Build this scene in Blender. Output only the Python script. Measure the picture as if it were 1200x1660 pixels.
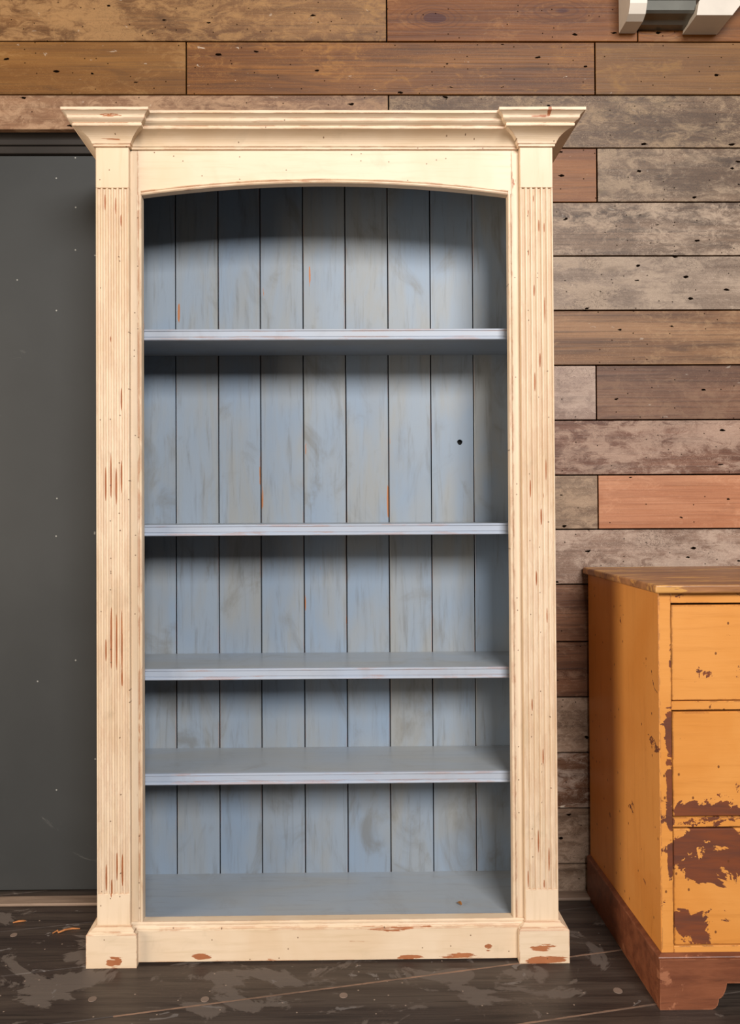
import bpy, bmesh, math, random
from mathutils import Matrix, Vector

for o in list(bpy.data.objects):
    bpy.data.objects.remove(o, do_unlink=True)
scene = bpy.context.scene
COL = scene.collection
random.seed(7)
R = math.radians

# ------------------------------------------------------------------ camera
FPX = 1250.0
cam_data = bpy.data.cameras.new('camera')
cam_data.sensor_fit = 'HORIZONTAL'
cam_data.sensor_width = 36.0
cam_data.lens = FPX / 1200.0 * 36.0
cam_data.shift_x = (600 - 563) / 1200.0
cam_data.shift_y = (809 - 830) / 1200.0
cam = bpy.data.objects.new('camera', cam_data)
COL.objects.link(cam)
CAM_LOC = Vector((0, -2.496, 1.25))
cam.matrix_world = (Matrix.Translation(CAM_LOC) @ Matrix.Rotation(R(-0.6), 4, 'Z')
                    @ Matrix.Rotation(R(90.6), 4, 'X') @ Matrix.Rotation(R(-0.3), 4, 'Z'))
scene.camera = cam

# ------------------------------------------------------------------ world, lights, exposure
world = bpy.data.worlds.new('world')
scene.world = world
world.use_nodes = True
bg = world.node_tree.nodes['Background']
bg.inputs['Color'].default_value = (1.0, 0.86, 0.70, 1)
bg.inputs['Strength'].default_value = 0.075


def area_light(name, loc, target, sx, sy, power, color):
    d = bpy.data.lights.new(name, 'AREA')
    d.shape = 'RECTANGLE'
    d.size, d.size_y, d.energy, d.color = sx, sy, power, color
    o = bpy.data.objects.new(name, d)
    COL.objects.link(o)
    o.location = loc
    o.rotation_euler = (Vector(target) - Vector(loc)).to_track_quat('-Z', 'Y').to_euler()
    return o


# daylight through the tall shop-front opposite, a little to the right of the photographer
area_light('shopfront_daylight', (1.7, -6.5, 4.15), (0.1, 0, 1.4), 2.8, 2.0, 560, (1.0, 0.985, 0.96))
# the wide open doorway of the building, off to the left
area_light('doorway_daylight', (-4.7, -2.3, 1.6), (0.4, -0.2, 1.1), 2.6, 2.4, 200, (1.0, 0.86, 0.70))

scene.view_settings.view_transform = 'Standard'
scene.view_settings.look = 'None'
scene.view_settings.gamma = 1.0
scene.view_settings.use_curve_mapping = False
scene.view_settings.exposure = 0.31


# ------------------------------------------------------------------ helpers: objects
def tag(o, label=None, cat=None, kind=None, group=None):
    if label: o['label'] = label
    if cat: o['category'] = cat
    if kind: o['kind'] = kind
    if group: o['group'] = group
    return o


def empty(name, loc=(0, 0, 0)):
    o = bpy.data.objects.new(name, None)
    o.empty_display_size = 0.1
    COL.objects.link(o)
    o.location = loc
    return o


def obj(name, bm, mat, parent=None, smooth=False):
    me = bpy.data.meshes.new(name)
    bmesh.ops.recalc_face_normals(bm, faces=bm.faces[:])
    bm.to_mesh(me)
    bm.free()
    o = bpy.data.objects.new(name, me)
    COL.objects.link(o)
    for m in (mat if isinstance(mat, (list, tuple)) else [mat]):
        me.materials.append(m)
    if smooth:
        for p in me.polygons: p.use_smooth = True
    if parent: o.parent = parent
    return o


def add_box(bm, x0, x1, y0, y1, z0, z1, bevel=0.0, seg=1):
    b = bmesh.new()
    bmesh.ops.create_cube(b, size=1.0)
    for v in b.verts:
        v.co = Vector(((x0 + x1) / 2 + v.co.x * (x1 - x0), (y0 + y1) / 2 + v.co.y * (y1 - y0),
                       (z0 + z1) / 2 + v.co.z * (z1 - z0)))
    if bevel:
        bmesh.ops.bevel(b, geom=b.edges[:], offset=bevel, segments=seg, affect='EDGES', profile=0.5)
    merge(bm, b)


def merge(bm, b):
    me = bpy.data.meshes.new('tmp')
    b.to_mesh(me)
    b.free()
    bm.from_mesh(me)
    bpy.data.meshes.remove(me)


def box(name, mat, parent, *a, **k):
    bm = bmesh.new()
    add_box(bm, *a, **k)
    return obj(name, bm, mat, parent)


def add_prism(bm, pts, axis, a0, a1):
    """2-D polygon pts extruded along axis: 'x' -> pts (y,z); 'y' -> (x,z); 'z' -> (x,y)"""
    def mk(p, a):
        return {'x': (a, p[0], p[1]), 'y': (p[0], a, p[1]), 'z': (p[0], p[1], a)}[axis]
    v0 = [bm.verts.new(mk(p, a0)) for p in pts]
    v1 = [bm.verts.new(mk(p, a1)) for p in pts]
    n = len(pts)
    for i in range(n):
        bm.faces.new((v0[i], v0[(i + 1) % n], v1[(i + 1) % n], v1[i]))
    f0 = bm.faces.new(v0)
    f1 = bm.faces.new(v1)
    f0.normal_update()
    f1.normal_update()
    bmesh.ops.triangulate(bm, faces=[f0, f1])


def add_sweep(bm, path, profile, z_cap=True):
    """profile [(p,z)] swept along a plan path [(x,y)] of axis-aligned legs, offset outwards (right of travel)"""
    n = len(path)
    norms = []
    for i in range(n - 1):
        dx, dy = path[i + 1][0] - path[i][0], path[i + 1][1] - path[i][1]
        l = math.hypot(dx, dy)
        norms.append((dy / l, -dx / l))
    cols = []
    for i in range(n):
        if i == 0: nx, ny = norms[0]
        elif i == n - 1: nx, ny = norms[-1]
        else:
            nx, ny = norms[i - 1][0] + norms[i][0], norms[i - 1][1] + norms[i][1]
        cols.append([bm.verts.new((path[i][0] + nx * p, path[i][1] + ny * p, z)) for p, z in profile])
    for i in range(n - 1):
        for j in range(len(profile) - 1):
            bm.faces.new((cols[i][j], cols[i + 1][j], cols[i + 1][j + 1], cols[i][j + 1]))
    if z_cap:
        for j in (0, -1):
            if len(cols) > 2:
                f = bm.faces.new([c[j] for c in cols])
                bmesh.ops.triangulate(bm, faces=[f])
    return cols


# ------------------------------------------------------------------ helpers: materials
def lin(c):
    def f(u):
        u /= 255.0
        return u / 12.92 if u <= 0.04045 else ((u + 0.055) / 1.055) ** 2.4
    return (f(c[0]), f(c[1]), f(c[2]), 1.0)


class NT:
    def __init__(self, name):
        self.m = bpy.data.materials.new(name)
        self.m.use_nodes = True
        self.t = self.m.node_tree
        self.bsdf = self.t.nodes['Principled BSDF']

    def n(self, typ, ins=None, **props):
        nd = self.t.nodes.new(typ)
        for k, v in props.items(): setattr(nd, k, v)
        for k, v in (ins or {}).items(): self.set(nd.inputs[k], v)
        return nd

    def set(self, sock, v):
        if isinstance(v, bpy.types.NodeSocket): self.t.links.new(v, sock)
        elif isinstance(v, bpy.types.Node): self.t.links.new(v.outputs[0], sock)
        else: sock.default_value = v

    def math(self, op, a, b=0.0, c=0.0, clamp=False):
        nd = self.n('ShaderNodeMath', operation=op, use_clamp=clamp)
        for i, v in enumerate((a, b, c)): self.set(nd.inputs[i], v)
        return nd.outputs[0]

    def ramp(self, v, a, b, lo=0.0, hi=1.0, smooth=True):
        nd = self.n('ShaderNodeMapRange', interpolation_type='SMOOTHSTEP' if smooth else 'LINEAR')
        for k, x in (('Value', v), ('From Min', a), ('From Max', b), ('To Min', lo), ('To Max', hi)):
            self.set(nd.inputs[k], x)
        return nd.outputs[0]

    def mix(self, fac, a, b, blend='MIX'):
        nd = self.n('ShaderNodeMix', data_type='RGBA', blend_type=blend)
        self.set(nd.inputs[0], fac)
        self.set(nd.inputs[6], a)
        self.set(nd.inputs[7], b)
        return nd.outputs[2]

    def coords(self, scale=(1, 1, 1), seed=0.0, per_object=True, warp=0.0):
        if not hasattr(self, 'tc'):
            self.tc = self.n('ShaderNodeTexCoord').outputs['Object']
            rnd = self.n('ShaderNodeObjectInfo').outputs['Random']
            comb = self.n('ShaderNodeCombineXYZ')
            for i, k in enumerate((37.0, 17.0, 53.0)):
                self.set(comb.inputs[i], self.math('MULTIPLY', rnd, k))
            self.off = comb.outputs[0]
        v = self.tc
        if per_object:
            a = self.n('ShaderNodeVectorMath', operation='ADD')
            self.set(a.inputs[0], v); self.set(a.inputs[1], self.off)
            v = a.outputs[0]
        mp = self.n('ShaderNodeMapping')
        self.set(mp.inputs['Vector'], v)
        mp.inputs['Scale'].default_value = scale
        mp.inputs['Location'].default_value = (seed * 3.1, seed * 1.7, seed * 2.3)
        return mp.outputs[0]

    def noise(self, scale=(1, 1, 1), s=1.0, detail=4.0, rough=0.55, dist=0.0, seed=0.0, per_object=True):
        nd = self.n('ShaderNodeTexNoise', {'Vector': self.coords(scale, seed, per_object), 'Scale': s,
                                           'Detail': detail, 'Roughness': rough, 'Distortion': dist})
        return nd.outputs['Fac']

    def voro(self, scale=(1, 1, 1), s=1.0, seed=0.0, per_object=True, plane='xz'):
        sep = self.n('ShaderNodeSeparateXYZ', {'Vector': self.coords(scale, seed, per_object)})
        com = self.n('ShaderNodeCombineXYZ')
        for i, ax in enumerate(plane): self.set(com.inputs[i], sep.outputs['xyz'.index(ax)])
        return self.n('ShaderNodeTexVoronoi', {'Vector': com.outputs[0], 'Scale': s}, voronoi_dimensions='2D')

    def edge(self, radius=0.003, lo=0.02, hi=0.25):
        b = self.n('ShaderNodeBevel', {'Radius': radius}, samples=2)
        g = self.n('ShaderNodeNewGeometry')
        d = self.n('ShaderNodeVectorMath', operation='DOT_PRODUCT')
        self.set(d.inputs[0], b.outputs[0]); self.set(d.inputs[1], g.outputs['True Normal'])
        return self.ramp(self.math('SUBTRACT', 1.0, d.outputs['Value']), lo, hi)

    def blobs(self, items, grow=1.0, gain=1.0, v=2):
        """sum of soft elliptical patches (x, z, rx, rz, amount) in the object's own coordinates"""
        if not items: return 0.0
        sep = self.n('ShaderNodeSeparateXYZ', {'Vector': self.coords((1, 1, 1), 0, False)})
        tot = None
        for x, z, rx, rz, a in items:
            dx = self.math('MULTIPLY', self.math('SUBTRACT', sep.outputs[0], x), 1.0 / (rx * grow))
            dz = self.math('MULTIPLY', self.math('SUBTRACT', sep.outputs[v], z), 1.0 / (rz * grow))
            q = self.math('ADD', self.math('MULTIPLY', dx, dx), self.math('MULTIPLY', dz, dz))
            w = self.ramp(q, 0.0, 1.0, a * gain, 0.0)
            tot = w if tot is None else self.math('ADD', tot, w)
        return tot

    def finish(self, color, rough=0.6, bump=None, bump_str=0.3, bump_dist=0.002, spec=0.4):
        self.set(self.bsdf.inputs['Base Color'], self.mix(1.0, color, (0.74, 0.74, 0.74, 1), 'MULTIPLY'))
        self.set(self.bsdf.inputs['Roughness'], rough)
        self.bsdf.inputs['Specular IOR Level'].default_value = spec
        if bump is not None:
            b = self.n('ShaderNodeBump', {'Height': bump, 'Strength': bump_str, 'Distance': bump_dist})
            self.set(self.bsdf.inputs['Normal'], b)
        return self.m


def plank_material(name, c1, c2, wash=(190, 170, 150), wash_amt=0.3, dark=(60, 40, 28), dark_amt=0.3,
                   knots=(), seed=0.0, grain=0.5, swirl=0.25, fleck=0.3):
    """reclaimed floor board, grain along x"""
    t = NT(name)
    c1, c2, wash, dark = [tuple(k * u for u in c) for c, k in ((c1, 1.0), (c2, 0.98), (wash, 1.04), (dark, 0.9))]
    streak = t.noise((0.9, 8, 13), 1.0, 6, 0.6, 0.6, seed)
    col = t.mix(t.ramp(streak, 0.35, 0.66), lin(c1), lin(c2))
    fine = t.noise((2.2, 60, 120), 1.0, 5, 0.65, 0.3, seed + 1)
    col = t.mix(t.math('MULTIPLY', t.ramp(fine, 0.42, 0.7), grain), col, lin(dark))
    # worn pale wash, in patches with a mottled edge
    w1 = t.noise((3.6, 8, 9.0), 1.0, 4, 0.6, 0.7, seed + 2)
    w2 = t.noise((17, 17, 34), 1.0, 6, 0.75, 1.2, seed + 3)
    wsum = t.math('ADD', t.math('MULTIPLY', w1, 0.5), t.math('MULTIPLY', w2, 0.5))
    wash_f = t.math('MULTIPLY', t.ramp(wsum, 0.53 - 0.14 * wash_amt, 0.66 - 0.13 * wash_amt), min(0.9, 0.35 + wash_amt * 0.55))
    col = t.mix(wash_f, col, lin(wash))
    # scuffed swirls
    sw = t.noise((30, 30, 44), 1.0, 3, 0.65, 3.5, seed + 4)
    swm = t.ramp(t.math('ABSOLUTE', t.math('SUBTRACT', sw, 0.5)), 0.0, 0.03, 1.0, 0.0)
    patch = t.ramp(t.noise((6, 6, 10), 1.0, 3, 0.5, 0.4, seed + 5), 0.40, 0.60)
    col = t.mix(t.math('MULTIPLY', t.math('MULTIPLY', swm, patch), min(1.0, swirl * 1.7)), col, lin(dark))
    sw2 = t.noise((36, 36, 60), 1.0, 3, 0.65, 3.0, seed + 14)
    sm2 = t.ramp(t.math('ABSOLUTE', t.math('SUBTRACT', sw2, 0.52)), 0.0, 0.02, 1.0, 0.0)
    col = t.mix(t.math('MULTIPLY', t.math('MULTIPLY', sm2, t.math('SUBTRACT', 1.0, patch)), min(0.6, 0.12 + swirl)), col, lin(tuple(min(235, 1.16 * u) for u in wash)))
    # dark stains
    st = t.noise((3.0, 9, 11), 1.0, 5, 0.6, 1.0, seed + 6)
    col = t.mix(t.math('MULTIPLY', t.ramp(st, 0.56, 0.74), dark_amt), col, lin(dark))
    # paint flecks
    fl = t.noise((22, 40, 55), 1.0, 4, 0.6, 0.6, seed + 7)
    col = t.mix(t.math('MULTIPLY', t.ramp(fl, 0.69, 0.73), fleck), col, lin((222, 208, 190)))
    # growth rings about the knots
    for kx, kz, kr in knots:
        sep = t.n('ShaderNodeSeparateXYZ', {'Vector': t.coords((1, 1, 1), 0, False)})
        dx = t.math('MULTIPLY', t.math('SUBTRACT', sep.outputs[0], kx), 0.42)
        dz = t.math('SUBTRACT', sep.outputs[2], kz)
        d = t.math('SQRT', t.math('ADD', t.math('MULTIPLY', dx, dx), t.math('MULTIPLY', dz, dz)))
        d = t.math('ADD', d, t.math('MULTIPLY', t.math('SUBTRACT', t.noise((5, 5, 9), 1.0, 3, 0.5, 0, seed + 9, False), 0.5), 0.05))
        ring = t.math('SINE', t.math('MULTIPLY', d, 560.0))
        fade = t.ramp(d, 0.015, 0.085, 0.55, 0.0)
        col = t.mix(t.math('MULTIPLY', t.ramp(ring, 0.2, 0.95), fade), col, lin((80, 38, 14)))
        col = t.mix(t.ramp(d, kr * 0.8, kr * 1.1, 0.95, 0.0), col, lin((70, 26, 14)))
    # nail holes and worm holes
    vo = t.voro((6.5, 9, 15), 1.0, seed + 8)
    pick = t.n('ShaderNodeSeparateXYZ', {'Vector': vo.outputs['Color']})
    wob = t.math('MULTIPLY', t.math('SUBTRACT', t.noise((70, 70, 110), 1.0, 2, 0.5, 0, seed + 12), 0.5), 0.16)
    size = t.math('MULTIPLY', t.math('SUBTRACT', pick.outputs[1], 0.5), 0.03)
    hole = t.math('MULTIPLY', t.ramp(t.math('ADD', t.math('ADD', vo.outputs['Distance'], wob), size), 0.035, 0.06, 1.0, 0.0), t.math('GREATER_THAN', pick.outputs[0], 0.6))
    v2 = t.voro((26, 26, 26), 1.0, seed + 11)
    p2 = t.n('ShaderNodeSeparateXYZ', {'Vector': v2.outputs['Color']})
    hole2 = t.math('MULTIPLY', t.ramp(v2.outputs['Distance'], 0.04, 0.075, 0.8, 0.0), t.math('GREATER_THAN', p2.outputs[0], 0.80))
    hole = t.math('MAXIMUM', hole, hole2)
    col = t.mix(hole, col, lin((16, 9, 5)))
    hgt = fine
    m = t.finish(col, t.ramp(wash_f, 0, 1, 0.52, 0.72), hgt, 0.35, 0.003, 0.3)
    t.set(t.bsdf.inputs['Specular IOR Level'], t.ramp(hole, 0, 1, 0.3, 0.0))
    return m


def cream_material(name, vertical=True, chip=0.3, edge_amt=1.0, patches=()):
    t = NT(name)
    sc = (45, 45, 4.5) if vertical else (5, 45, 45)
    tone = t.noise((3, 3, 2), 1.0, 4, 0.55, 0.5, 1)
    col = t.mix(t.ramp(tone, 0.35, 0.7), lin((242, 217, 188)), lin((232, 202, 168)))
    brush = t.noise((70, 70, 6) if vertical else (6, 70, 70), 1.0, 4, 0.6, 0.2, 2)
    col = t.mix(t.math('MULTIPLY', t.ramp(brush, 0.45, 0.75), 0.30), col, lin((206, 178, 138)))
    grime = t.noise((9, 9, 9), 1.0, 5, 0.6, 1.0, 3)
    col = t.mix(t.math('MULTIPLY', t.ramp(grime, 0.56, 0.78), 0.35), col, lin((196, 176, 146)))
    big = t.noise((1.6, 1.6, 1.6), 1.0, 3, 0.5, 0.3, 4)
    chipn = t.noise(sc, 1.0, 6, 0.68, 0.5, 5)
    thr = t.ramp(big, 0.35, 0.65, 0.80 - 0.06 * chip, 0.70 - 0.09 * chip)
    if patches: chipn = t.math('ADD', chipn, t.blobs(patches, *((1.0, 1.0) if vertical else (1.9, 0.85))))
    chips = t.ramp(t.math('SUBTRACT', chipn, thr), 0.0, 0.012)
    en = t.noise((60, 60, 14) if vertical else (14, 60, 60), 1.0, 5, 0.65, 0.3, 6)
    e = t.math('MULTIPLY', t.edge(0.0045, 0.012, 0.12), t.math('MULTIPLY', t.ramp(en, 0.46 if vertical else 0.43, 0.56), edge_amt))
    m = t.math('MAXIMUM', chips, e)
    wood = t.mix(t.noise((20, 20, 20), 1.0, 3, 0.5, 0, 7), lin((150, 88, 58)), lin((200, 128, 82)))
    col = t.mix(m, col, wood)
    vo = t.voro((38, 38, 38), 1.0, 8)
    p = t.n('ShaderNodeSeparateXYZ', {'Vector': vo.outputs['Color']})
    dot = t.math('MULTIPLY', t.ramp(vo.outputs['Distance'], 0.05, 0.09, 0.8, 0.0), t.math('GREATER_THAN', p.outputs[0], 0.90))
    col = t.mix(dot, col, lin((112, 78, 54)))
    h = t.math('MULTIPLY', brush, 0.6)
    return t.finish(col, 0.5, h, 0.35, 0.0015, 0.35)


def blue_material(name, axis='z', edge_amt=0.6, light=0.0, chip=0.5, rough=0.48, patches=(), light_col=(196, 204, 222)):
    t = NT(name)
    if axis == 'z': s1, s2, s3 = (9, 9, 1.6), (60, 60, 5), (42, 42, 3.2)
    else: s1, s2, s3 = (1.6, 9, 9), (5, 60, 60), (4, 60, 60)
    a = t.noise(s1, 1.0, 5, 0.6, 0.8, 1)
    col = t.mix(t.ramp(a, 0.35, 0.68), lin((148, 160, 174)), lin((153, 155, 155)))
    cool = t.noise((3.2, 3.2, 2.4), 1.0, 3, 0.5, 0.4, 2)
    col = t.mix(t.math('MULTIPLY', t.ramp(cool, 0.45, 0.68), 0.6), col, lin((131, 154, 181)))
    g = t.noise(s2, 1.0, 6, 0.65, 0.4, 3)
    col = t.mix(t.math('MULTIPLY', t.ramp(g, 0.5, 0.78), 0.5), col, lin((104, 102, 98)))
    gr = t.noise((6, 6, 3.4), 1.0, 6, 0.62, 1.2, 4)
    col = t.mix(t.math('MULTIPLY', t.ramp(gr, 0.52, 0.75), 0.55), col, lin((112, 106, 94)))
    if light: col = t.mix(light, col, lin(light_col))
    big = t.noise((2.4, 2.4, 2.2), 1.0, 2, 0.5, 0.3, 5)
    cn = t.noise(s3, 1.0, 6, 0.66, 0.4, 6)
    thr = t.ramp(big, 0.4, 0.66, 0.82, 0.73 - 0.06 * chip)
    chips = t.ramp(t.math('SUBTRACT', cn, thr), 0.0, 0.012)
    if patches: chips = t.math('MAXIMUM', chips, t.ramp(t.math('ADD', cn, t.blobs(patches)), 0.72, 0.735))
    en = t.noise((50, 50, 7) if axis == 'z' else (7, 50, 50), 1.0, 5, 0.65, 0.3, 7)
    e = t.math('MULTIPLY', t.edge(0.004), t.math('MULTIPLY', t.ramp(en, 0.50, 0.60), edge_amt))
    m = t.math('MAXIMUM', chips, e)
    col = t.mix(m, col, lin((184, 120, 78)))
    h = t.math('MULTIPLY', g, 0.8)
    return t.finish(col, rough, h, 0.3, 0.0015, 0.35)


def ochre_material(name, wear=0.3, seed=0.0, edge_amt=1.0, axis='x', patches=()):
    t = NT(name)
    a = t.noise((3, 3, 2.2), 1.0, 4, 0.55, 0.5, seed + 1)
    col = t.mix(t.ramp(a, 0.35, 0.68), lin((230, 156, 78)), lin((220, 142, 62)))
    g = t.noise((4, 50, 60) if axis == 'x' else (50, 50, 4), 1.0, 5, 0.6, 0.3, seed + 2)
    col = t.mix(t.math('MULTIPLY', t.ramp(g, 0.5, 0.78), 0.35), col, lin((186, 116, 44)))
    lo = t.noise((11, 11, 13), 1.0, 6, 0.70, 0.5, seed + 3)
    big = t.noise((2.6, 2.6, 3.2), 1.0, 2, 0.5, 0.3, seed + 4)
    s = t.math('ADD', t.math('MULTIPLY', lo, 0.8), t.math('MULTIPLY', big, 0.2))
    if patches: s = t.math('ADD', s, t.blobs(patches, 1.5, 0.72))
    worn = t.ramp(s, 0.635 - 0.10 * wear, 0.642 - 0.10 * wear)
    en = t.noise((24, 24, 24), 1.0, 5, 0.68, 0.4, seed + 5)
    e = t.math('MULTIPLY', t.edge(0.005), t.math('MULTIPLY', t.ramp(en, 0.47, 0.54), edge_amt))
    m = t.math('MAXIMUM', worn, e)
    wood = t.mix(t.ramp(t.noise((5, 40, 40), 1.0, 5, 0.6, 0.4, seed + 6), 0.35, 0.65), lin((128, 68, 40)), lin((104, 60, 44)))
    col = t.mix(m, col, wood)
    vo = t.voro((30, 30, 22), 1.0, seed + 7, True, 'yz' if axis == 'z' else 'xz')
    p = t.n('ShaderNodeSeparateXYZ', {'Vector': vo.outputs['Color']})
    dot = t.math('MULTIPLY', t.ramp(vo.outputs['Distance'], 0.06, 0.10, 0.85, 0.0), t.math('GREATER_THAN', p.outputs[0], 0.92))
    col = t.mix(dot, col, lin((104, 56, 26)))
    h = t.math('MULTIPLY', g, 0.8)
    return t.finish(col, 0.42, h, 0.35, 0.002, 0.4)


def wood_material(name, c1, c2, rough=0.45, scale=(4, 30, 30), chip=None, chip_at=0.62):
    t = NT(name)
    a = t.noise(scale, 1.0, 6, 0.62, 0.5, 1)
    col = t.mix(t.ramp(a, 0.32, 0.7), lin(c1), lin(c2))
    b = t.noise((scale[0] * 2.5, scale[1] * 2.5, scale[2] * 2.5), 1.0, 5, 0.65, 0.8, 2)
    col = t.mix(t.math('MULTIPLY', t.ramp(b, 0.5, 0.75), 0.45), col, lin(tuple(x * 0.55 for x in c1)))
    if chip:
        c = t.noise((9, 9, 12) if chip_at > 0.6 else (4, 22, 22), 1.0, 6, 0.66, 0.6, 3)
        e = t.math('MULTIPLY', t.edge(0.005), t.ramp(t.noise((20, 20, 20), 1.0, 4, 0.6, 0, 4), 0.46, 0.56))
        col = t.mix(t.math('MAXIMUM', t.ramp(c, chip_at, chip_at + 0.04, 0.0, 0.75), e), col, lin(chip))
    return t.finish(col, rough, b, 0.3, 0.002, 0.4)


def floor_material(name):
    t = NT(name)
    t.coords()
    t.tc = t.n('ShaderNodeNewGeometry').outputs['Position']   # wear runs on across the boards
    a = t.noise((1.6, 16, 1), 1.0, 5, 0.6, 0.4, 1)
    col = t.mix(t.ramp(a, 0.35, 0.68), lin((62, 51, 46)), lin((82, 70, 62)))
    fine = t.noise((3.5, 90, 1), 1.0, 5, 0.66, 0.4, 2)
    col = t.mix(t.math('MULTIPLY', t.ramp(fine, 0.44, 0.72), 0.75), col, lin((34, 27, 25)))
    # grey worn patches where the dark stain has gone
    p1 = t.noise((4.6, 6.5, 1), 1.0, 6, 0.68, 0.7, 3, False)
    p2 = t.noise((1.1, 1.3, 1), 1.0, 2, 0.5, 0.2, 4, False)
    s = t.math('ADD', t.math('MULTIPLY', p1, 0.72), t.math('MULTIPLY', p2, 0.28))
    s = t.math('ADD', s, t.blobs([(-0.80, -0.13, 0.20, 0.07, 0.09), (-0.70, -0.27, 0.13, 0.13, 0.10), (-0.76, -0.46, 0.12, 0.10, 0.10), (-0.66, -0.40, 0.10, 0.08, 0.08),
                                  (-1.0, -0.10, 0.2, 0.05, 0.07), (-0.30, -0.42, 0.18, 0.03, 0.06), (0.30, -0.42, 0.25, 0.04, 0.06), (0.62, -0.52, 0.16, 0.04, 0.07), (0.70, -0.30, 0.06, 0.10, 0.06)], 1.0, 1.0, 1))
    worn = t.ramp(s, 0.555, 0.58)
    col = t.mix(t.math('MULTIPLY', worn, 0.68), col, lin((114, 102, 94)))
    p3 = t.noise((13, 17, 1), 1.0, 4, 0.6, 0.8, 5, False)
    spots = t.ramp(p3, 0.665, 0.68)
    col = t.mix(t.math('MULTIPLY', spots, 0.7), col, lin((124, 116, 112)))
    # scratches, fluff, specks
    sc = t.noise((7, 60, 1), 1.0, 3, 0.6, 2.2, 6, False)
    scr = t.ramp(t.math('ABSOLUTE', t.math('SUBTRACT', sc, 0.5)), 0.0, 0.007, 1.0, 0.0)
    scm = t.ramp(t.noise((3, 4, 1), 1.0, 2, 0.5, 0, 7, False), 0.5, 0.62)
    col = t.mix(t.math('MULTIPLY', t.math('MULTIPLY', scr, scm), 0.35), col, lin((150, 122, 104)))
    vo = t.voro((26, 26, 1), 1.0, 8, False, 'xy')
    pk = t.n('ShaderNodeSeparateXYZ', {'Vector': vo.outputs['Color']})
    dot = t.math('MULTIPLY', t.ramp(vo.outputs['Distance'], 0.04, 0.07, 0.8, 0.0), t.math('GREATER_THAN', pk.outputs[0], 0.9))
    col = t.mix(dot, col, lin((172, 150, 134)))
    h = fine
    return t.finish(col, t.ramp(worn, 0, 1, 0.40, 0.6), h, 0.35, 0.002, 0.35)


def plain_material(name, c, rough=0.5, var=0.1, spec=0.4, metallic=0.0, scale=6.0, scratch=0.0):
    t = NT(name)
    a = t.noise((scale, scale, scale), 1.0, 5, 0.6, 0.3, 1)
    col = t.mix(t.ramp(a, 0.3, 0.7), lin(c), lin(tuple(x * (1 - var) for x in c)))
    if scratch:
        vo = t.voro((16, 16, 16), 1.0, 3)
        pk = t.n('ShaderNodeSeparateXYZ', {'Vector': vo.outputs['Color']})
        dot = t.math('MULTIPLY', t.ramp(vo.outputs['Distance'], 0.03, 0.05, scratch, 0.0), t.math('GREATER_THAN', pk.outputs[0], 0.94))
        col = t.mix(dot, col, lin((196, 194, 186)))
        n2 = t.noise((3, 3, 3), 1.0, 6, 0.7, 2.0, 5)
        col = t.mix(t.ramp(n2, 0.66, 0.72, 0.0, scratch * 0.35), col, lin((150, 148, 142)))
    t.bsdf.inputs['Metallic'].default_value = metallic
    return t.finish(col, rough, a, 0.1, 0.001, spec)


FLX = [-0.59025 + (i - 2.5) * 0.01464 for i in range(6)]
flute_chips = []
for i, z, rz in ((2, 0.90, .115), (3, 0.88, .12), (4, 0.89, .12), (1, 0.86, .05), (4, 0.78, .03), (1, 1.32, .07), (2, 1.33, .085), (3, 1.31, .07), (4, 1.34, .06),
                 (1, 0.23, .05), (2, 0.205, .035), (3, 0.26, .06), (4, 0.25, .06), (3, 2.09, .04), (1, 2.10, .035), (4, 2.05, .03), (2, 1.72, .02), (4, 1.55, .05)):
    flute_chips.append((FLX[i] + 0.0005, z, 0.0034, rz, 0.42))
FRX = [0.59025 + (i - 2.5) * 0.01464 for i in range(6)]
for i, z, rz in ((1, 2.07, .02), (2, 2.11, .02), (3, 2.03, .03), (4, 2.03, .025), (4, 1.80, .06), (2, 1.85, .025), (1, 1.96, .02), (3, 1.66, .03), (2, 1.60, .04), (4, 1.35, .05),
                 (1, 1.30, .04), (3, 1.22, .03), (2, 1.05, .03), (4, 0.95, .04), (1, 0.70, .03), (3, 0.55, .04), (2, 0.32, .05), (4, 0.27, .05), (0, 0.22, .04), (3, 0.205, .02)):
    flute_chips.append((FRX[i], z, 0.0030, rz, 0.36))
M_cream_v = cream_material('cream_paint_vertical', True, 0.35)
M_cream_flute = cream_material('cream_paint_fluted', True, 0.35, 0.38, flute_chips)
M_cream_h = cream_material('cream_paint_horizontal', False, 0.4, 1.0, [
    (-0.585, 0.014, 0.016, 0.014, 0.30), (-0.555, 0.020, 0.016, 0.012, 0.16), (0.585, 0.045, 0.030, 0.008, 0.26), (0.60, 0.012, 0.040, 0.014, 0.24),
    (-0.35, 0.020, 0.022, 0.006, 0.28), (0.16, 0.090, 0.05, 0.006, 0.24), (0.23, 0.012, 0.03, 0.006, 0.28), (0.36, 0.014, 0.05, 0.006, 0.2), (0.44, 0.035, 0.008, 0.008, 0.24),
    (-0.60, 2.266, 0.03, 0.004, 0.2), (-0.58, 2.312, 0.03, 0.003, 0.24), (0.60, 2.308, 0.03, 0.003, 0.2), (0.61, 2.322, 0.004, 0.008, 0.3), (-0.2, 2.30, 0.04, 0.004, 0.18)])
back_chips = []
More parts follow.
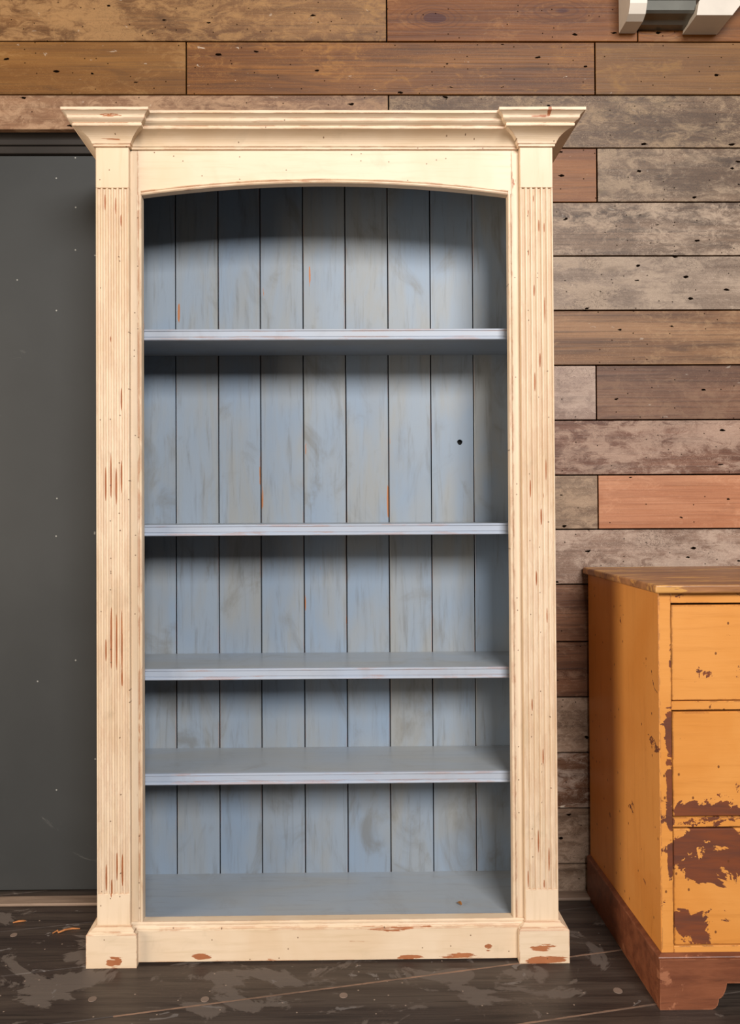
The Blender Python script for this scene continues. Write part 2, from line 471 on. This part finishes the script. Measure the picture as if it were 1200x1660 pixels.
for x, z, rz, a in ((-0.213, 1.40, .10, .2), (-0.208, 1.28, .06, .24), (-0.07, 1.47, .09, .2), (-0.073, 1.23, .03, .26), (0.056, 0.93, .12, .2), (-0.075, 0.96, .05, .2), (0.19, 1.27, .07, .22),
                    (0.195, 1.45, .05, .2), (0.20, 2.03, .12, .18), (0.235, 2.02, .05, .24), (-0.055, 1.98, .06, .22), (-0.47, 1.87, .05, .22), (-0.2, 1.93, .05, .15), (0.187, 2.18, .04, .2), (0.33, 1.45, .08, .18), (0.461, 1.45, .06, .16)):
    back_chips.append((x, z, 0.006, rz, a))
M_blue_v = blue_material('blue_paint_vertical', 'z', 0.6, patches=back_chips)
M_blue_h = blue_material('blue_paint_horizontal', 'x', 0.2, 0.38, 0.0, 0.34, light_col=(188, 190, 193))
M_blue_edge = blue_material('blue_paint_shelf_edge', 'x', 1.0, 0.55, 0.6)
M_dark_gap = plain_material('dark_gap', (16, 13, 11), 0.9, 0.2)
M_floor = floor_material('dark_floor_boards')
M_door = plain_material('dark_grey_door_paint', (62, 63, 63), 0.42, 0.08, 0.4, 0.0, 2.0, 0.5)
M_track = plain_material('dark_brown_track', (52, 46, 42), 0.4, 0.15)
M_sill = wood_material('worn_sill_wood', (152, 128, 110), (112, 92, 78), 0.6, (2.5, 30, 30))
M_seam = wood_material('pale_seam_filler', (158, 124, 102), (112, 90, 76), 0.7, (12, 30, 30))
M_plug = plain_material('pinkish_wood_plug', (142, 120, 106), 0.6, 0.15)
M_white = plain_material('off_white_plastic', (226, 214, 200), 0.4, 0.06)
M_grey_metal = plain_material('grey_metal', (128, 126, 118), 0.28, 0.1, 0.5, 0.6)
M_ochre_side = ochre_material('ochre_paint_side', 0.0, 1.0, 0.8, 'z')
M_ochre_top_drawer = ochre_material('ochre_paint_top_drawer', 0.05, 2.0, 0.9)
M_ochre_mid_drawer = ochre_material('ochre_paint_middle_drawer', 0.15, 5.0, 1.0, patches=[
    (-0.40, 0.485, 0.07, 0.035, 0.17), (-0.34, 0.478, 0.06, 0.02, 0.16), (-0.455, 0.52, 0.012, 0.06, 0.10), (-0.25, 0.475, 0.12, 0.012, 0.10)])
M_ochre_low_drawer = ochre_material('ochre_paint_bottom_drawer', 0.25, 9.0, 1.0, patches=[
    (-0.385, 0.385, 0.085, 0.085, 0.20), (-0.43, 0.36, 0.06, 0.05, 0.14), (-0.30, 0.37, 0.03, 0.03, 0.12), (-0.40, 0.19, 0.075, 0.055, 0.18), (-0.45, 0.22, 0.02, 0.05, 0.10), (-0.29, 0.21, 0.05, 0.012, 0.12), (-0.05, 0.3, 0.1, 0.08, 0.15)])
M_ochre_rail = ochre_material('ochre_paint_rails', 0.25, 4.0, 1.0, patches=[
    (-0.474, 0.70, 0.010, 0.05, 0.16), (-0.474, 0.60, 0.010, 0.07, 0.14), (-0.474, 0.50, 0.010, 0.06, 0.18), (-0.468, 0.86, 0.006, 0.08, 0.14), (-0.474, 0.36, 0.008, 0.05, 0.14),
    (-0.36, 0.747, 0.12, 0.012, 0.15), (-0.15, 0.747, 0.12, 0.012, 0.12), (-0.36, 0.456, 0.12, 0.012, 0.15), (-0.10, 0.456, 0.14, 0.012, 0.12)])
M_chest_top = wood_material('worn_chest_top', (184, 128, 82), (134, 88, 58), 0.38, (2.4, 22, 22), (222, 164, 88), 0.53)
M_chest_plinth = wood_material('red_brown_plinth', (140, 82, 54), (110, 60, 38), 0.42, (4, 30, 30), (178, 116, 84))
M_leaf = plain_material('dry_leaf', (170, 112, 56), 0.6, 0.3, 0.3, 0, 80)
M_sliver = plain_material('orange_wood', (206, 132, 74), 0.6, 0.25, 0.3, 0, 60)

# ------------------------------------------------------------------ wall of reclaimed boards
ROWS = [2.945, 2.7662, 2.5918, 2.4177, 2.2398, 2.0641, 1.8867, 1.7076, 1.5287, 1.3501, 1.1738, 0.9957, 0.81,
        0.6305, 0.4512, 0.2723, 0.0936, 0.004]
X0, X1 = -2.3, 2.3
DOOR_X0, DOOR_X1, DOOR_TOP = -1.95, -0.58, 2.477

bm = bmesh.new()
add_box(bm, DOOR_X1, X1, 0.0215, 0.08, 0.0, 2.95)
add_box(bm, X0, DOOR_X0, 0.0215, 0.08, 0.0, 2.95)
add_box(bm, DOOR_X0, DOOR_X1, 0.0215, 0.08, 2.50, 2.95)
wall = tag(obj('wall_back', bm, M_dark_gap), kind='structure',
           label='wall clad in reclaimed floor boards of mixed browns and greys')

P = plank_material
PALE = (196, 172, 148)
GREY = (178, 164, 150)
mats = {
    'tan_pale': P('board_tan_pale', (130, 90, 52), (104, 68, 36), (162, 122, 78), 0.6, (62, 38, 20), 0.5, (), 1),
    'orange_knot': P('board_orange_knotty', (134, 78, 24), (106, 57, 14), (170, 122, 76), 0.02, (64, 30, 12), 0.25,
                     ((0.318, 2.842, 0.010), (0.742, 2.868, 0.014)), 2, 0.45, 0.05, 0.1),
    'orange_ring': P('board_orange_ringed', (132, 78, 26), (106, 57, 16), (150, 112, 72), 0.05, (60, 30, 12), 0.3,
                     ((1.05, 2.83, 0.004),), 3, 0.4, 0.05, 0.1),
    'ochre_brown': P('board_ochre_brown', (136, 92, 42), (116, 74, 30), (158, 118, 70), 0.15, (56, 40, 26), 0.35, (), 4, 0.35, 0.1, 0.3),
    'orange_brown': P('board_orange_brown', (132, 82, 30), (102, 58, 18), (172, 122, 64), 0.22, (56, 28, 12), 0.4, (), 5, 0.6, 0.1, 0.7),
    'pink_tan': P('board_pink_tan', (146, 108, 80), (122, 86, 62), (176, 142, 112), 0.6, (76, 50, 34), 0.35, (), 6),
    'grey_brown': P('board_grey_brown', (118, 90, 66), (88, 62, 42), (170, 144, 116), 0.5, (54, 38, 26), 0.55, (), 7, 0.4, 0.5),
    'rust': P('board_rust', (146, 90, 44), (120, 68, 30), (164, 118, 82), 0.1, (66, 38, 22), 0.35, (), 8, 0.4, 0.1, 0.2),
    'weathered': P('board_weathered', (128, 100, 76), (92, 66, 46), (178, 154, 130), 0.55, (52, 36, 26), 0.6, (), 9, 0.4, 0.5),
    'weathered2': P('board_weathered_streaky', (136, 108, 86), (92, 66, 46), (192, 168, 146), 0.66, (50, 34, 24), 0.85, (), 10.5, 0.6, 0.45),
    'light_grey': P('board_light_grey', (154, 130, 110), (128, 104, 86), (182, 160, 140), 0.65, (84, 62, 48), 0.35, (), 11, 0.3, 0.55),
    'brown': P('board_mid_brown', (158, 114, 76), (120, 78, 44), (180, 144, 108), 0.3, (66, 40, 24), 0.45, (), 12, 0.6, 0.15),
    'pinkish': P('board_pinkish_grey', (168, 140, 124), (144, 114, 98), (192, 168, 152), 0.6, (88, 62, 50), 0.35, (), 13, 0.35, 0.4),
    'dark_brown': P('board_dark_brown', (128, 88, 64), (98, 64, 46), (150, 118, 94), 0.2, (60, 38, 28), 0.45, (), 14, 0.5, 0.2),
    'washed_brown': P('board_washed_brown', (138, 94, 72), (104, 64, 46), (192, 162, 142), 0.5, (70, 42, 30), 0.45, (), 15, 0.45, 0.35, 0.7),
    'grey': P('board_grey', (152, 124, 100), (126, 98, 76), (182, 154, 128), 0.5, (78, 58, 44), 0.35, (), 16, 0.35, 0.4),
    'salmon': P('board_salmon', (206, 142, 104), (186, 118, 80), (216, 158, 122), 0.25, (120, 66, 38), 0.3, (), 17, 0.3, 0.12, 0.05),
    'pink_grey': P('board_pink_grey', (162, 132, 114), (134, 104, 86), (192, 168, 150), 0.6, (88, 62, 48), 0.35, (), 18, 0.3, 0.6),
    'umber': P('board_umber', (128, 86, 60), (94, 58, 38), (160, 126, 102), 0.25, (54, 32, 22), 0.45, (), 19, 0.6, 0.12),
    'umber2': P('board_umber_splashed', (118, 80, 56), (92, 60, 40), (200, 182, 166), 0.36, (54, 34, 24), 0.45, (), 20, 0.4, 0.2, 0.9),
    'stone': P('board_stone', (142, 116, 96), (112, 88, 70), (174, 150, 130), 0.5, (70, 52, 40), 0.4, (), 21, 0.4, 0.4),
}


def wall_board(x0, x1, row, mat, z0=None, z1=None):
    g = 0.0022
    zt = ROWS[row] if z1 is None else z1
    zb = ROWS[row + 1] if z0 is None else z0
    dy = random.uniform(-0.0008, 0.0014)
    o = box('plank', mats[mat], wall, x0 + g, x1 - g, dy, 0.0215, zb + g, zt - g, bevel=0.0010)
    return o


LEFT = X0
wall_board(LEFT, 0.163, 0, 'tan_pale'); wall_board(0.163, 0.985, 0, 'orange_knot'); wall_board(0.985, X1, 0, 'orange_ring')
wall_board(LEFT, -0.4897, 1, 'ochre_brown'); wall_board(-0.4897, 0.8438, 1, 'orange_brown'); wall_board(0.8438, X1, 1, 'ochre_brown')
wall_board(LEFT, 0.1675, 2, 'pink_tan', z0=DOOR_TOP); wall_board(0.1675, X1, 2, 'grey_brown')
wall_board(DOOR_X1, 0.1675, 2, 'pink_tan', z1=DOOR_TOP)
right_rows = {
    3: [(0.847, 'rust'), (X1, 'weathered')], 4: [(X1, 'weathered2')], 5: [(X1, 'light_grey')], 6: [(X1, 'brown')],
    7: [(0.8387, 'pinkish'), (X1, 'dark_brown')], 8: [(X1, 'washed_brown')], 9: [(0.8416, 'grey'), (X1, 'salmon')],
    10: [(X1, 'pink_grey')], 11: [(X1, 'umber')], 12: [(X1, 'umber')], 13: [(X1, 'stone')], 14: [(X1, 'umber2')],
    15: [(X1, 'stone')], 16: [(X1, 'stone')]}
for r, segs in right_rows.items():
    x = DOOR_X1
    for xe, m in segs:
        wall_board(x, xe, r, m)
        x = xe
    wall_board(X0, DOOR_X0, r, random.choice(['weathered', 'brown', 'stone', 'umber', 'grey']))

# dark grey sliding door in its opening, under a dark head track
door = tag(empty('door_1', ((DOOR_X0 + DOOR_X1) / 2, 0.03, 0.0)), kind='structure',
           label='flat dark grey door panel left of the bookcase')
hw = (DOOR_X1 - DOOR_X0) / 2
box('door_panel', M_door, door, -hw, hw, -0.008, 0.03, 0.016, 2.403, bevel=0.002)
bm = bmesh.new()
add_box(bm, -hw, hw, 0.012, 0.04, 2.400, 2.50)
add_box(bm, -hw, hw, -0.006, 0.02, 2.412, 2.436, bevel=0.002)
add_box(bm, -hw, hw, -0.002, 0.02, 2.442, 2.461, bevel=0.002)
obj('head_track', bm, M_track, door)

tag(box('trim_1', M_sill, None, X0, X1, -0.052, 0.0, 0.0, 0.0095, bevel=0.003), kind='structure',
    label='worn low wooden strip along the foot of the wall')

# ------------------------------------------------------------------ floor of wide dark boards
floor = tag(box('floor', M_dark_gap, None, -2.6, 2.6, -4.2, 0.4, -0.06, -0.022), kind='structure',
            label='dark stained wide floorboards with grey worn patches')
FA = math.atan2(0.263, 1.374)
FW = 0.232
BOARD_L = 5.4
base = Vector((-0.582, -0.584, 0))
proto = None
for k in range(-15, 6):
    c = base + Vector((-math.sin(FA), math.cos(FA), 0)) * (FW * (k + 0.5)) + Vector((math.cos(FA), math.sin(FA), 0)) * 0.55
    bm = bmesh.new()
    if proto is None:
        add_box(bm, -BOARD_L / 2, BOARD_L / 2, -FW / 2 + 0.0012, FW / 2 - 0.0012, -0.022, 0.0, bevel=0.0015)
        o = proto = obj('floor_board', bm, M_floor, floor)
    else:
        bm.free()
        o = proto.copy()
        COL.objects.link(o)
    o.location = c
    o.rotation_euler = (0, 0, FA)
# pale dirt packed into the seams
for k, (a, b) in ((0, (0.02, 1.43)), (-1, (0.85, 1.5))):
    p0 = base + Vector((-math.sin(FA), math.cos(FA), 0)) * (FW * k)
    bm = bmesh.new()
    n = 40
    for i in range(n):
        s0, s1 = a + (b - a) * i / n, a + (b - a) * (i + 1) / n
        w = 0.0016 + 0.0012 * random.random()
        add_box(bm, s0, s1, -w, w, -0.004, 0.0007)
    o = obj('seam_filler', bm, M_seam, floor)
    o.location = p0
    o.rotation_euler = (0, 0, FA)
for px, py, r in ((-0.635, -0.512, 0.011), (-0.348, -0.518, 0.011), (0.005, -0.509, 0.011), (0.712, -0.503, 0.012), (-0.961, -0.211, 0.010)):
    bm = bmesh.new()
    bmesh.ops.create_cone(bm, cap_ends=True, segments=18, radius1=r, radius2=r * 0.95, depth=0.002)
    o = obj('wood_plug', bm, M_plug, floor)
    o.location = (px, py, 0.0002)

# ------------------------------------------------------------------ bookcase
BX = -0.035
case = tag(empty('bookcase', (BX, -0.20, 0)), cat='bookcase',
           label='tall cream painted open bookcase with fluted pilasters and blue grey shelves')
OY = 0.20      # local y = world y + OY
YP, YF, YPL, YR = -0.359 + OY, -0.341 + OY, -0.382 + OY, -0.364 + OY
YB, YS = -0.056 + OY, -0.295 + OY
YBACK = -0.03 + OY
W, WI, OP = 0.636, 0.5445, 0.5135      # outer, pilaster inner edge, opening half widths
ZC0, ZTOP = 2.252, 2.329

for s in (-1, 1):
    xa, xb = sorted((s * W, s * (W - 0.020)))
    box('side_panel', M_cream_v, case, xa, xb, YF + 0.022, YBACK, 0.0, 2.312, bevel=0.0015)
    xa, xb = sorted((s * (W - 0.020), s * (W - 0.026)))
    box('side_lining', M_blue_v, case, xa, xb, YF + 0.022, YB + 0.002, 0.08, 2.298)
    # face frame stile
    xa, xb = sorted((s * W, s * (OP + 0.0105)))
    box('stile', M_cream_v, case, xa, xb, YF, YF + 0.022, 0.09, ZC0 + 0.02, bevel=0.0012)
    # bead down the inner edge of the opening
    x_in, x_out = s * OP, s * (OP + 0.0135)
    prof = [(x_in, YF + 0.022), (x_in, YF - 0.002), (x_in + s * 0.0022, YF - 0.0048), (x_in + s * 0.0055, YF - 0.0050),
            (x_in + s * 0.0078, YF - 0.0022), (x_in + s * 0.0078, YF - 0.0004), (x_in + s * 0.0100, YF - 0.0030),
            (x_out - s * 0.0012, YF - 0.0030), (x_out, YF), (x_out, YF + 0.0004), (x_in + s * 0.0095, YF + 0.022)]
    bm = bmesh.new()
    add_prism(bm, prof, 'z', 0.100, 2.1255)
    obj('bead', bm, M_cream_v, case)
    # fluted pilaster: plain foot, six flutes, plain head
    pa, pb = (-W, -WI) if s < 0 else (WI, W)
    bm = bmesh.new()
    nfl, wd = 6, pb - pa
    pitch = wd * 0.160
    fr = pitch * 0.36
    prof = [(pa, YF), (pa, YP + 0.0012), (pa + 0.0012, YP)]
    for i in range(nfl):
        cx = (pa + pb) / 2 + (i - (nfl - 1) / 2) * pitch
        for a in range(0, 7):
            th = math.pi * (1 - a / 6)
            prof.append((cx + fr * math.cos(th), YP + 0.0055 * math.sin(th)))
    prof += [(pb - 0.0012, YP), (pb, YP + 0.0012), (pb, YF)]
    add_prism(bm, prof, 'z', 0.190, 2.139)
    add_box(bm, pa, pb, YP, YF, 0.100, 0.190, bevel=0.0012)
    add_box(bm, pa, pb, YP, YF, 2.139, ZC0 + 0.02, bevel=0.0012)
    obj('pilaster', bm, M_cream_flute, case)
    # plinth block with stepped moulding
    xo, xi = s * W, s * WI
    path = [(xo, YBACK), (xo, YP), (xi, YP), (xi, YR + 0.01)]
    if s > 0: path = [(-x, y) for x, y in path]
    prof = [(-0.004, 0.0), (0.0225, 0.0), (0.0230, 0.0008), (0.0230, 0.0895), (0.0220, 0.0908), (0.0175, 0.0925), (0.0165, 0.0935), (0.0165, 0.0955),
            (0.0120, 0.0975), (0.0060, 0.1010), (0.0045, 0.1025), (0.0045, 0.1045), (0.0015, 0.1060), (-0.004, 0.1062)]
    bm = bmesh.new()
    add_sweep(bm, path, prof)
    if s > 0:
        for v in bm.verts: v.co.x = -v.co.x
    obj('plinth_block', bm, M_cream_h, case)

# base rail and its moulding, proud of the face frame
prof = [(YF + 0.022, 0.006), (YR, 0.006), (YR, 0.0905), (YR + 0.0015, 0.0920), (YR + 0.0055, 0.0930), (YR + 0.0062, 0.0965), (YR + 0.010, 0.1005),
        (YR + 0.0145, 0.1022), (YR + 0.0165, 0.1040), (YR + 0.0185, 0.1058), (YF + 0.022, 0.1058)]
bm = bmesh.new()
add_prism(bm, prof, 'x', -WI - 0.0005, WI + 0.0005)
obj('base_rail', bm, M_cream_h, case)

# arched frieze board
ZA, ZCR = 2.125, 2.159
rise, half = ZCR - ZA, OP
rad = (half * half + rise * rise) / (2 * rise)


def arch_z(x, off=0.0):
    return ZCR - rad + math.sqrt(max(0, (rad + off) ** 2 - x * x))


N = 40
bm = bmesh.new()
low = [(-OP - 0.0105 + i * (2 * OP + 0.021) / N) for i in range(N + 1)]
pts = [(x, arch_z(max(-OP, min(OP, x))) + 0.0005) for x in low]
pts = pts + [(OP + 0.0105, ZC0 + 0.02), (-OP - 0.0105, ZC0 + 0.02)]
add_prism(bm, pts, 'y', YF, YF + 0.022)
obj('arched_frieze', bm, M_cream_h, case)
bm = bmesh.new()
prof = [(0.0, 0.022), (0.0, -0.0020), (0.0025, -0.0048), (0.0058, -0.0050), (0.0080, -0.0022), (0.0080, -0.0004), (0.0102, -0.0030), (0.0124, -0.0030), (0.0135, 0.0), (0.0100, 0.022)]
cols = []
for i in range(N + 1):
    x = -OP + i * 2 * OP / N
    zc = ZCR - rad
    a = math.atan2(x, arch_z(x) - zc)
    cols.append([bm.verts.new((math.sin(a) * (rad + q), YF + y, zc + math.cos(a) * (rad + q))) for q, y in prof])
for i in range(N):
    for j in range(len(prof)):
        jj = (j + 1) % len(prof)
        bm.faces.new((cols[i][j], cols[i + 1][j], cols[i + 1][jj], cols[i][jj]))
for c in (cols[0], cols[-1]): bm.faces.new(c)
obj('arch_bead', bm, M_cream_h, case)

# cornice: two breaking-forward caps and the rail between them
prof = [(-0.006, ZC0), (0.0045, ZC0), (0.0055, ZC0 + 0.0010), (0.0055, ZC0 + 0.0055), (0.0080, ZC0 + 0.0075)]
for i in range(1, 8):
    a = i / 8 * math.pi / 2
    prof.append((0.0080 + 0.0345 * (1 - math.cos(a)) * 0.75 + 0.0345 * (i / 8) * 0.25, ZC0 + 0.0075 + 0.0290 * (math.sin(a) * 0.55 + (i / 8) * 0.45)))
prof += [(0.0425, ZC0 + 0.0365), (0.0470, ZC0 + 0.0375), (0.0480, ZC0 + 0.0395), (0.0480, ZC0 + 0.0440), (0.0470, ZC0 + 0.0460), (0.0500, ZC0 + 0.0480)]
for i in range(1, 7):
    u = i / 7
    prof.append((0.0500 + 0.0180 * (u + 0.16 * math.sin(2 * math.pi * u)), ZC0 + 0.0480 + 0.0190 * u))
prof += [(0.0685, ZC0 + 0.0675), (0.0715, ZC0 + 0.0685), (0.0720, ZC0 + 0.0695), (0.0720, ZTOP - 0.001), (0.0710, ZTOP), (-0.006, ZTOP)]
for s in (-1, 1):
    path = [(-W, YBACK), (-W, YP), (-WI, YP), (-WI, YF + 0.004)]
    bm = bmesh.new()
    add_sweep(bm, path, prof)
    if s > 0:
        for v in bm.verts: v.co.x = -v.co.x
    obj('cornice_cap', bm, M_cream_h, case)
bm = bmesh.new()
add_sweep(bm, [(-WI - 0.002, YF), (WI + 0.002, YF)], prof)
obj('cornice_rail', bm, M_cream_h, case)
box('top_board', M_cream_h, case, -W + 0.005, W - 0.005, YF, YBACK, ZTOP - 0.016, ZTOP - 0.002)
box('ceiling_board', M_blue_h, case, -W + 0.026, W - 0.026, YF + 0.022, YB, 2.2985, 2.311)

# tongued back boards
gx = [-0.6095, -0.480, -0.345, -0.212, -0.0765, 0.058, 0.193, 0.328, 0.463, 0.6095]
zb0, zb1 = 0.085, 2.298
for i in range(9):
    xa, xb = gx[i] + 0.0016, gx[i + 1] - 0.0016
    dy = random.uniform(-0.0008, 0.0008)
    if i == 7:
        # the board with a round knot hole
        b = bmesh.new()
        hx, hz, hr = 0.419, 1.454, 0.0085
        outer = [b.verts.new((x, YB + dy, z)) for x, z in ((xa, zb0), (xb, zb0), (xb, zb1), (xa, zb1))]
        hole = [b.verts.new((hx + hr * math.cos(a) * (1 + 0.12 * math.sin(3 * a)), YB + dy, hz + hr * math.sin(a))) for a in [2 * math.pi * j / 14 for j in range(14)]]
        ed = [b.edges.new((r[j], r[(j + 1) % len(r)])) for r in (outer, hole) for j in range(len(r))]
        fill = bmesh.ops.triangle_fill(b, use_beauty=True, use_dissolve=False, edges=ed)
        faces = [g for g in fill['geom'] if isinstance(g, bmesh.types.BMFace)]
        ext = bmesh.ops.extrude_face_region(b, geom=faces)
        for v in ext['geom']:
            if isinstance(v, bmesh.types.BMVert): v.co.y += 0.012
        obj('back_board', b, M_blue_v, case)
    else:
        box('back_board', M_blue_v, case, xa, xb, YB + dy, YB + 0.012, zb0, zb1, bevel=0.0014)
box('back_sheet', M_dark_gap, case, -W + 0.021, W - 0.021, YB + 0.0125, YBACK, 0.02, 2.31)

# bottom deck and four shelves with moulded front edges
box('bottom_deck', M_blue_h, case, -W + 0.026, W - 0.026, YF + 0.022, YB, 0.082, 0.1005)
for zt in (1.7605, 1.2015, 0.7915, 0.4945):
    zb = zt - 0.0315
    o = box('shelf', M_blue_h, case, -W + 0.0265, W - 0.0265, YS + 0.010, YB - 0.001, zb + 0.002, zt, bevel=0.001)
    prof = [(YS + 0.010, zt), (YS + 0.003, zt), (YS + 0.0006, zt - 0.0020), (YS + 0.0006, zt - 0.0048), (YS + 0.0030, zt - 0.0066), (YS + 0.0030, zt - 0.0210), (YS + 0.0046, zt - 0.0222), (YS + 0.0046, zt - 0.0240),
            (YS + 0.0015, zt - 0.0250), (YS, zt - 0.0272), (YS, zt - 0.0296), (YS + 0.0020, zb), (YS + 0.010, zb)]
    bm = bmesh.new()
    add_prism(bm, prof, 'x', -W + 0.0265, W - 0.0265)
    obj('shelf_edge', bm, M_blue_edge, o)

# ------------------------------------------------------------------ chest of drawers
CX0, CX1 = 0.80, 1.80
CC = (CX0 + CX1) / 2
chest = tag(empty('chest_of_drawers', (CC, -0.30, 0)), cat='chest of drawers',
            label='ochre yellow painted chest of drawers with chipped paint on a red brown plinth')
cy = 0.30
L, RR = CX0 - CC, CX1 - CC
CF, CB = -0.565 + cy, -0.02 + cy
for s, xa, xb in ((-1, L, L + 0.02), (1, RR - 0.02, RR)):
    box('side_panel', M_ochre_side, chest, xa, xb, CF + 0.0005, CB, 0.125, 1.031, bevel=0.001)
box('back_panel', M_ochre_rail, chest, L + 0.02, RR - 0.02, CB - 0.012, CB, 0.125, 1.031)
# front frame: stiles and rails
DX0, DX1 = 0.8335 - CC, CC - 0.8335
for xa, xb in ((L + 0.0008, DX0 - 0.0018), (DX1 + 0.0018, RR - 0.0008)):
    box('stile', M_ochre_rail, chest, xa, xb, CF, CF + 0.03, 0.130, 1.031, bevel=0.0015)
drw = [(0.760, 1.0015, M_ochre_top_drawer), (0.470, 0.7335, M_ochre_mid_drawer), (0.150, 0.441, M_ochre_low_drawer)]
for za, zb in ((1.0045, 1.031), (0.7365, 0.758), (0.444, 0.468), (0.130, 0.148)):
    box('rail', M_ochre_rail, chest, DX0 - 0.0018, DX1 + 0.0018, CF, CF + 0.03, za, zb, bevel=0.0012)
for za, zb, m in drw:
    d = box('drawer', m, chest, DX0, DX1, CF + 0.0015, CF + 0.022, za, zb - 0.0025, bevel=0.0022)
    bm = bmesh.new()
    add_box(bm, DX0 + 0.012, DX1 - 0.012, CF + 0.022, CB - 0.05, za + 0.004, zb - 0.03)
    obj('drawer_box', bm, M_dark_gap, d)
# top slab with softly rounded edge
box('top', M_chest_top, chest, 0.786 - CC, -(0.786 - CC), -0.586 + cy, -0.008 + cy, 1.031, 1.0525, bevel=0.005, seg=3)
# plinth: bracket-footed front board and plain side boards with a chamfered cap
PX, PF, PB = 0.789 - CC, -0.581 + cy, -0.022 + cy
PTOP = 0.124
foot = [(0, 0.0), (0.140, 0.0), (0.148, 0.003), (0.154, 0.010), (0.157, 0.019), (0.1575, 0.026), (0.163, 0.028), (0.169, 0.034), (0.174, 0.043), (0.178, 0.054), (0.180, 0.064)]
foot = [(x * 0.93 + 0.0, z) for x, z in foot]
left = [(PX + x, z) for x, z in foot]
right = [(-PX - x, z) for x, z in reversed(foot)]
bm = bmesh.new()
add_prism(bm, left + right + [(-PX, PTOP), (PX, PTOP)], 'y', PF, PF + 0.018)
obj('plinth_front', bm, M_chest_plinth, chest)
for s in (-1, 1):
    xa, xb = sorted((s * -PX, s * (-PX - 0.018)))
    bm = bmesh.new()
    add_box(bm, xa, xb, PF + 0.018, PB, 0.0, PTOP)
    obj('plinth_side', bm, M_chest_plinth, chest)
bm = bmesh.new()
add_sweep(bm, [(L, CB), (L, CF), (RR, CF), (RR, CB)],
          [(-0.012, PTOP), (0.0112, PTOP), (0.0118, PTOP + 0.0012), (0.0105, PTOP + 0.0035), (0.0010, PTOP + 0.0085), (-0.012, PTOP + 0.0088)])
obj('plinth_cap', bm, M_chest_plinth, chest)

# ------------------------------------------------------------------ fitting on the wall, top right
fx = tag(empty('wall_fitting', (1.08, 0.0, 2.80)), cat='wall fitting',
         label='white bracketed fitting with a grey middle on the wall at upper right')
bm = bmesh.new()
pr = [(0.0, -0.006), (-0.062, -0.006), (-0.085, 0.004), (-0.098, 0.03), (-0.104, 0.09), (-0.104, 0.20), (0.0, 0.20)]
add_prism(bm, pr, 'x', -0.157, -0.103)
obj('end_bracket', bm, M_white, fx)
bm = bmesh.new()
pr = [(0.0, 0.004), (-0.030, 0.004), (-0.042, 0.012), (-0.072, 0.014), (-0.080, 0.020), (-0.080, 0.050), (-0.088, 0.060), (-0.088, 0.19), (0.0, 0.19)]
add_prism(bm, pr, 'x', -0.103, 0.06)
obj('grey_housing', bm, M_grey_metal, fx)
bm = bmesh.new()
pts = [(0.052, -0.009), (0.165, -0.009), (0.33, 0.20), (0.115, 0.20), (0.075, 0.05), (0.060, 0.035)]
add_prism(bm, pts, 'y', -0.100, 0.0)
obj('end_bracket', bm, M_white, fx)

# ------------------------------------------------------------------ small debris
bm = bmesh.new()
n = 9
ring_t, ring_b = [], []
for i in range(n):
    u = i / (n - 1)
    w = 0.0052 * math.sin(math.pi * min(1, u * 0.92 + 0.06)) ** 0.8 + 0.0004
    zc = 0.0025 + 0.0028 * math.sin(u * 3.0)
    ring_t.append([bm.verts.new((x, -0.009 + 0.018 * u, zc + abs(x) * 0.55)) for x in (-w, 0, w)])
for i in range(n - 1):
    for j in range(2):
        bm.faces.new((ring_t[i][j], ring_t[i][j + 1], ring_t[i + 1][j + 1], ring_t[i + 1][j]))
lf = tag(obj('dry_leaf', bm, M_leaf), 'tiny curled dry leaf lying on the bottom shelf of the bookcase', 'leaf')
md = lf.modifiers.new('thick', 'SOLIDIFY'); md.thickness = 0.0006
lf.location = (0.341, -0.262, 0.1012)
lf.rotation_euler = (0, 0, R(35))


def sliver(name, label, pts, r, loc):
    cu = bpy.data.curves.new(name, 'CURVE')
    cu.dimensions = '3D'
    sp = cu.splines.new('POLY')
    sp.points.add(len(pts) - 1)
    for p, q in zip(sp.points, pts):
        p.co = (q[0], q[1], q[2], 1)
        p.radius = q[3]
    cu.bevel_depth = r
    cu.bevel_resolution = 1
    cu.use_fill_caps = True
    tmp = bpy.data.objects.new('tmp', cu)
    me = bpy.data.meshes.new_from_object(tmp)
    bpy.data.objects.remove(tmp)
    o = bpy.data.objects.new(name, me)
    o.data.materials.append(M_sliver)
    COL.objects.link(o)
    o.location = loc
    tag(o, label, 'wood splinter', None, 'wood splinters on the floor')
    return o


sliver('wood_splinter', 'longer curved orange wood splinter on the floor beside the bookcase plinth',
       [(-0.036, -0.012, 0.002, .7), (-0.026, 0.000, 0.003, 1), (-0.020, -0.011, 0.003, 1), (-0.004, 0.002, 0.004, 1.1), (0.014, 0.010, 0.003, 1), (0.036, 0.011, 0.002, .5)],
       0.0028, (-0.812, -0.196, 0.0008))
sliver('wood_splinter', 'short straight orange wood splinter on the floor at the far left',
       [(-0.018, -0.004, 0.002, .6), (-0.004, 0.001, 0.003, 1), (0.010, 0.003, 0.003, 1), (0.017, 0.006, 0.002, .5)],
       0.003, (-0.972, -0.144, 0.0008))
